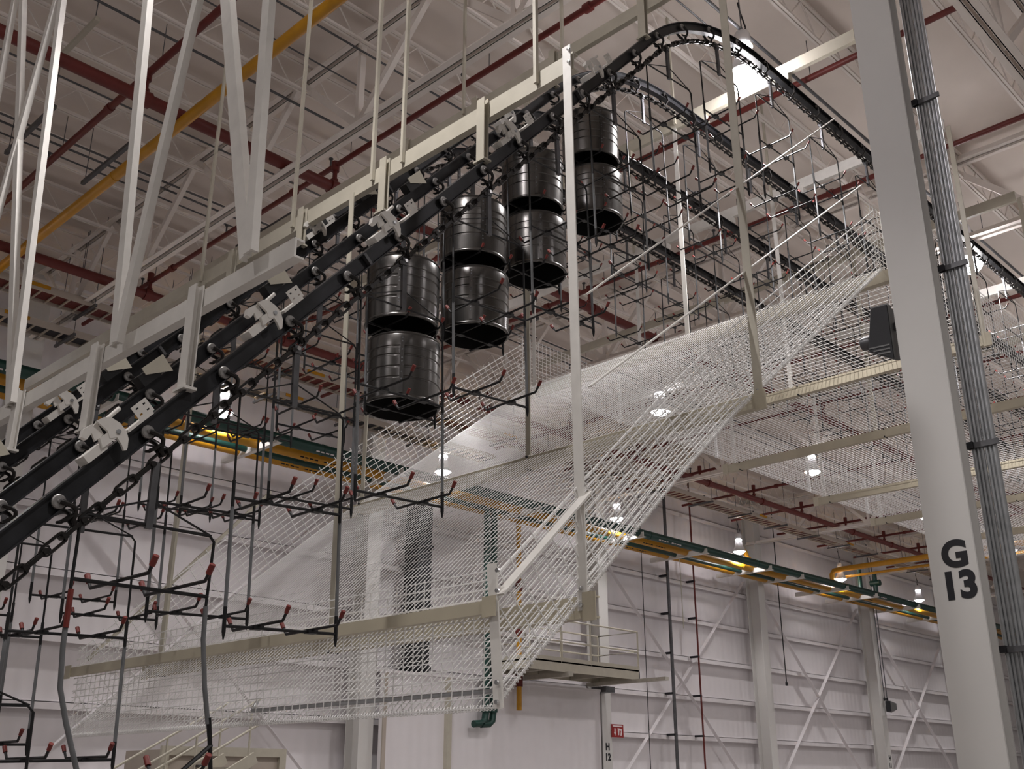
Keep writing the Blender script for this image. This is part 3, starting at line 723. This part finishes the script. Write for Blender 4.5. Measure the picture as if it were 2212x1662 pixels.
# V hangers on the near header
def chan(t, p, q2, w, d, m, name='hanger_arm'):
    p, q2 = Vector(p), Vector(q2); dd = (q2-p).normalized(); u = YV-dd*dd.dot(YV); u.normalize(); v = dd.cross(u)
    if v.x < 0: v = -v
    MB().section(csec(d, w, .01), [p, q2], [(v, u), (v, u)]).build(name, m, t)
Vs = [((4.38, 4.24), (.5675*3.1/1.99*1.0, .07*6.6/1.7)), ((5.82, 4.16), (.31/2.82*6.6, -.49/2.34*6.6)), ((7.39, 4.16), (.356*6.6, .13*6.6)), ((8.95, 4.16), (.06*6.6, -.24*6.6))]
for i, ((y, z), (a, c)) in enumerate(Vs):
    t = thing('ceiling_hanger', 'white channel V hanger on the bright header, %s from its open end' % nth(i), 'hanger', (2.60, y, z), 'V hangers on the bright header')
    if i == 0: a = .281*6.6
    chan(t, (-.04, .02, -.06), (-.04, a, 6.6), .08 if i else .10, .045, 'white'); chan(t, (-.05, -.02, -.06), (-.05, c, 6.6), .075, .045, 'white')
for i, (x, y, z) in enumerate(((4.83, 6.37, 6.5), (4.83, 5.97, 6.5), (4.83, 4.43, 6.5), (4.83, 7.56, 6.5), (4.83, 9.2, 6.5), (7.03, 7.6, 8.9), (7.03, 6.06, 8.9), (7.03, 4.5, 8.9), (9.88, 6.6, 9.7), (12.35, 6.65, 9.7), (12.35, 9.2, 9.7), (9.88, 9.2, 9.7))):
    tag(MB().bar((x, y, z), (x+.02, y+.03, 11.5), .030, .03).build('ceiling_hanger', 'cream'), 'slim cream hanger bar holding the %s cross header, %s along it' % (nth({4.83: 1, 7.03: 2, 9.88: 3, 12.35: 4}[x]), nth(i if i < 5 else (i-5 if i < 8 else i-8))), 'hanger', 'slim hanger bars')
# ------------------------------------------------------------------ safety nets
NY0, NY1 = 4.10, 9.20
PROF = [(4.10, 1.98), (5.84, 3.56), (6.65, 4.24), (9.80, 6.66)]
NS = .052; WR = .0036
def plen(): return [0]+[sum(sqrt((PROF[j+1][0]-PROF[j][0])**2+(PROF[j+1][1]-PROF[j][1])**2) for j in range(k)) for k in range(1, len(PROF))]
PL = plen()
def pat(s):
    for j in range(len(PROF)-1):
        if s <= PL[j+1] or j == len(PROF)-2:
            u = (s-PL[j])/(PL[j+1]-PL[j]); a, c = PROF[j], PROF[j+1]
            return a[0]+(c[0]-a[0])*u, a[1]+(c[1]-a[1])*u, math.atan2(c[1]-a[1], c[0]-a[0])
def wire(q, pts, r=WR): q.tube(pts, r, 4, cap=False)
HT = .74
net = thing('safety_net', 'white wire safety net sloping below the inclined rails', 'safety net', (4.1, 4.1, 1.98))
O = (4.1, 4.1, 1.98)
q = MB(); y = NY0
while y <= NY1+.001: wire(q, [(x, y, z) for x, z in PROF]); y += NS
s = 0.
while s <= PL[-1]: x, z, a = pat(s); wire(q, [(x, NY0, z-.006), (x, NY1, z-.006)], .0026); s += .13
q.build('floor_mesh', 'net', net, origin=O)
for nm, y in (('near', NY0), ('far', NY1)):
    q = MB(); k = 0
    while k*.05 <= HT*.72+.001:
        d = k*.05/.72; wire(q, [(x, y, z+d) for x, z in PROF], .007 if k == 0 or k*.05 > HT*.72-.05 else .0046); k += 1
    s = 0.
    while s <= PL[-1]-.0:
        x, z, a = pat(s); e = .5; x2, z2 = x-sin(a)*0.0, z
        # wires square to the slope, cut at the slope band
        L = HT*cos(a); xx, zz = x-L*sin(a), z+L*cos(a)
        if xx < PROF[0][0]:
            L = (x-PROF[0][0])/max(sin(a), .01); xx, zz = x-L*sin(a), z+L*cos(a)
        wire(q, [(x, y-.006, z), (xx, y-.006, zz)], .0038); s += .125
    xe, ze, ae = pat(PL[-1])
    q.build('side_mesh', 'net', net, origin=O)
q = MB(); y = NY0
while y <= NY1+.001: wire(q, [(4.1, y, 1.98), (4.1, y, 1.98+HT)]); y += .084
z = 1.98
while z <= 1.98+HT: wire(q, [(4.094, NY0, z), (4.094, NY1, z)]); z += NS
q.build('end_mesh', 'net', net, origin=O)
def coil(p0, p1, r=.016, pitch=.026, wr=.0028):
    p0, p1 = Vector(p0), Vector(p1); d = p1-p0; n = int(d.length/pitch); d.normalize(); a = d.orthogonal().normalized(); b = d.cross(a)
    q = MB(); pts = []
    for k in range(n*6): t = 2*pi*k/6; pts.append(p0+d*(pitch*k/6)+a*cos(t)*r+b*sin(t)*r)
    return q.tube(pts, wr, 4, cap=False)
q = MB()
for a, c in (((4.1, NY0, 1.98), (5.84, NY0, 3.56)), ((5.84, NY0, 3.56), (6.65, NY0, 4.24)), ((6.65, NY0, 4.24), (9.8, NY0, 6.66)), ((4.1, NY0, 1.98), (4.1, NY1, 1.98)), ((4.1, NY1, 1.98), (5.84, NY1, 3.56))):
    w = coil(a, c); q.add(w.v, w.f)
q.build('edge_coil', 'net', net, origin=O)
# level net below the level rails
N2 = thing('safety_net', 'white wire safety net lying level below the level rails', 'safety net', (9.8, 4.1, 6.66)); O2 = (9.8, 4.1, 6.66); ZL = 6.66; XE = 26.0
q = MB(); y = NY0
while y <= NY1+.001: wire(q, [(9.8, y, ZL), (XE, y, ZL)], .0038); y += .056
x = 9.8
while x <= XE: wire(q, [(x, NY0, ZL-.006), (x, NY1, ZL-.006)], .0036); x += .11
q.build('floor_mesh', 'net', N2, origin=O2)
for y in (NY0, NY1):
    q = MB(); z = ZL
    while z <= ZL+HT+.001: wire(q, [(9.6, y, z), (XE, y, z)], .0032); z += NS
    x = 9.7
    while x <= XE: wire(q, [(x, y-.006, ZL), (x, y-.006, ZL+HT)], .0034); x += .08
    q.build('side_mesh', 'net', N2, origin=O2)
for x in (12.3, 14.85, 17.9, 20.2): MB().box(x-.5, x-.47, NY1-.02, NY1+.02, ZL, ZL+HT).build('seam_bar', 'net', N2, origin=O2)
# net beams and posts
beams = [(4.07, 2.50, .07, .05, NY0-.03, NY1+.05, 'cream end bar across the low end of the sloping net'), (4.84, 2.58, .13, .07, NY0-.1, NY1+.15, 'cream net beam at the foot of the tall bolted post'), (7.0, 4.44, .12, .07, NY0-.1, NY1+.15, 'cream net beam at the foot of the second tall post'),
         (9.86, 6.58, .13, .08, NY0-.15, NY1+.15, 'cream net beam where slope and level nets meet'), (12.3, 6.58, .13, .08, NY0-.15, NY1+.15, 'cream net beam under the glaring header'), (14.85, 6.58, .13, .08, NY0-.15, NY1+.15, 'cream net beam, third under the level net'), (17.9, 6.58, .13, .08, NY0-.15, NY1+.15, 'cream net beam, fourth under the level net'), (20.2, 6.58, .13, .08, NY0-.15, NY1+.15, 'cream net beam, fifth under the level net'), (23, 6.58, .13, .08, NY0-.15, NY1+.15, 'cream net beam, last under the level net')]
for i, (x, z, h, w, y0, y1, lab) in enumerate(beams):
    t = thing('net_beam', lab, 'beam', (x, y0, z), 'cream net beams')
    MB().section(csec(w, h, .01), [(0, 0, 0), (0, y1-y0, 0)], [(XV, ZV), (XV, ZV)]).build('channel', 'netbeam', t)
    if i > 0:
        for y in (2.55, 5.1):
            q = MB()
            for dz in (-.06, .06): q.tube([(-.05, y, dz), (.05, y, dz)], .012, 6)
            q.build('beam_bolt', 'dark', t)
    for y in (0.02, y1-y0-.02): MB().box(-w/2-.01, -w/2, y-.05, y+.05, -h/2-.02, h/2+.02).build('end_plate', 'netbeam', t)
def post(x, y, z0, z1, w, m, lab, x1=None, y1=None, bolts=True):
    t = thing('net_post', lab, 'post', (x, y, z0), 'posts carrying the net')
    x1 = x if x1 is None else x1; y1 = y if y1 is None else y1
    p, q2 = Vector((0, 0, 0)), Vector((x1-x, y1-y, z1-z0)); MB().section(lsec(w, w*.8, .01), [p, q2], [(-YV, XV), (-YV, XV)]).build('angle_bar', m, t)
    if bolts:
        for z in (.03, .13, z1-z0-.05, z1-z0-.16):
            MB().lathe([(0, -.02), (.013, -.018), (.014, -.005), (0, -.005)], 8, (-.0, -w*.5, z), 'x').build('bolt', 'hose', t)
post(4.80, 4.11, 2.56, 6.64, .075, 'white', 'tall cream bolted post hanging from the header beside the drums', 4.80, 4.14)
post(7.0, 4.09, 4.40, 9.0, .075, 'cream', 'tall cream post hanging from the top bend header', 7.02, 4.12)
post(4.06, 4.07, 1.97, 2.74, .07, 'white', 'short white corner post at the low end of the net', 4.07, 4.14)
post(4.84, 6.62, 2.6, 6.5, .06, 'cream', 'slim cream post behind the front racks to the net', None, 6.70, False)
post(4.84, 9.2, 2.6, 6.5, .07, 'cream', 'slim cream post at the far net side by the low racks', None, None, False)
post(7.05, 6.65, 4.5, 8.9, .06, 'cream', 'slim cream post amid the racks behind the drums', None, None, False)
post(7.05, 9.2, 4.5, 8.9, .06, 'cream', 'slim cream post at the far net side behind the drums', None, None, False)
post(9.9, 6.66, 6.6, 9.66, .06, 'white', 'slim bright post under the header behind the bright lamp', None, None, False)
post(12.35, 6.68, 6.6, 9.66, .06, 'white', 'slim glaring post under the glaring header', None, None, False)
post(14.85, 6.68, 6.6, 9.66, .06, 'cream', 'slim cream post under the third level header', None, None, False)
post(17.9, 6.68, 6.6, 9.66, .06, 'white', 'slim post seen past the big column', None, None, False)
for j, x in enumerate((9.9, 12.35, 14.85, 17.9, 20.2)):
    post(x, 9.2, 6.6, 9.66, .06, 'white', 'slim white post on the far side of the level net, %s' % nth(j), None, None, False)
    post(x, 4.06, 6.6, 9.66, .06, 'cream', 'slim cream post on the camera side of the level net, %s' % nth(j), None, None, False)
tag(MB().bar((4.07, 4.04, 2.56), (4.84, 4.04, 3.28), .012, .075, (0, 1, 0)).build('net_edge_bar', 'white'), 'white flat bar from the short corner post to the tall post', 'bar')
tag(MB().bar((5.9, 9.22, 4.45), (4.2, 9.22, 2.62), .03, .03).build('net_edge_bar', 'cream'), 'slim cream bar along the far side of the sloping net', 'bar')
tag(MB().bar((4.93, 4.09, 4.67), (9.13, 4.09, 8.19), .010, .028, (0, 1, 0)).build('sway_rod', 'white'), 'upper white sway rod slanting up from the tall post', 'rod')
tag(MB().bar((4.95, 4.09, 4.02), (9.56, 4.09, 7.56), .010, .028, (0, 1, 0)).build('sway_rod', 'white'), 'lower white sway rod slanting up from the tall post', 'rod')
tag(MB().tube([(4.16, 4.15, 2.07), (4.16, 6.5, 2.07), (4.24, 6.58, 2.13)], .014, 8).build('net_pipe', 'galv', smooth=40), 'grey pipe lying in the low end of the net', 'pipe')
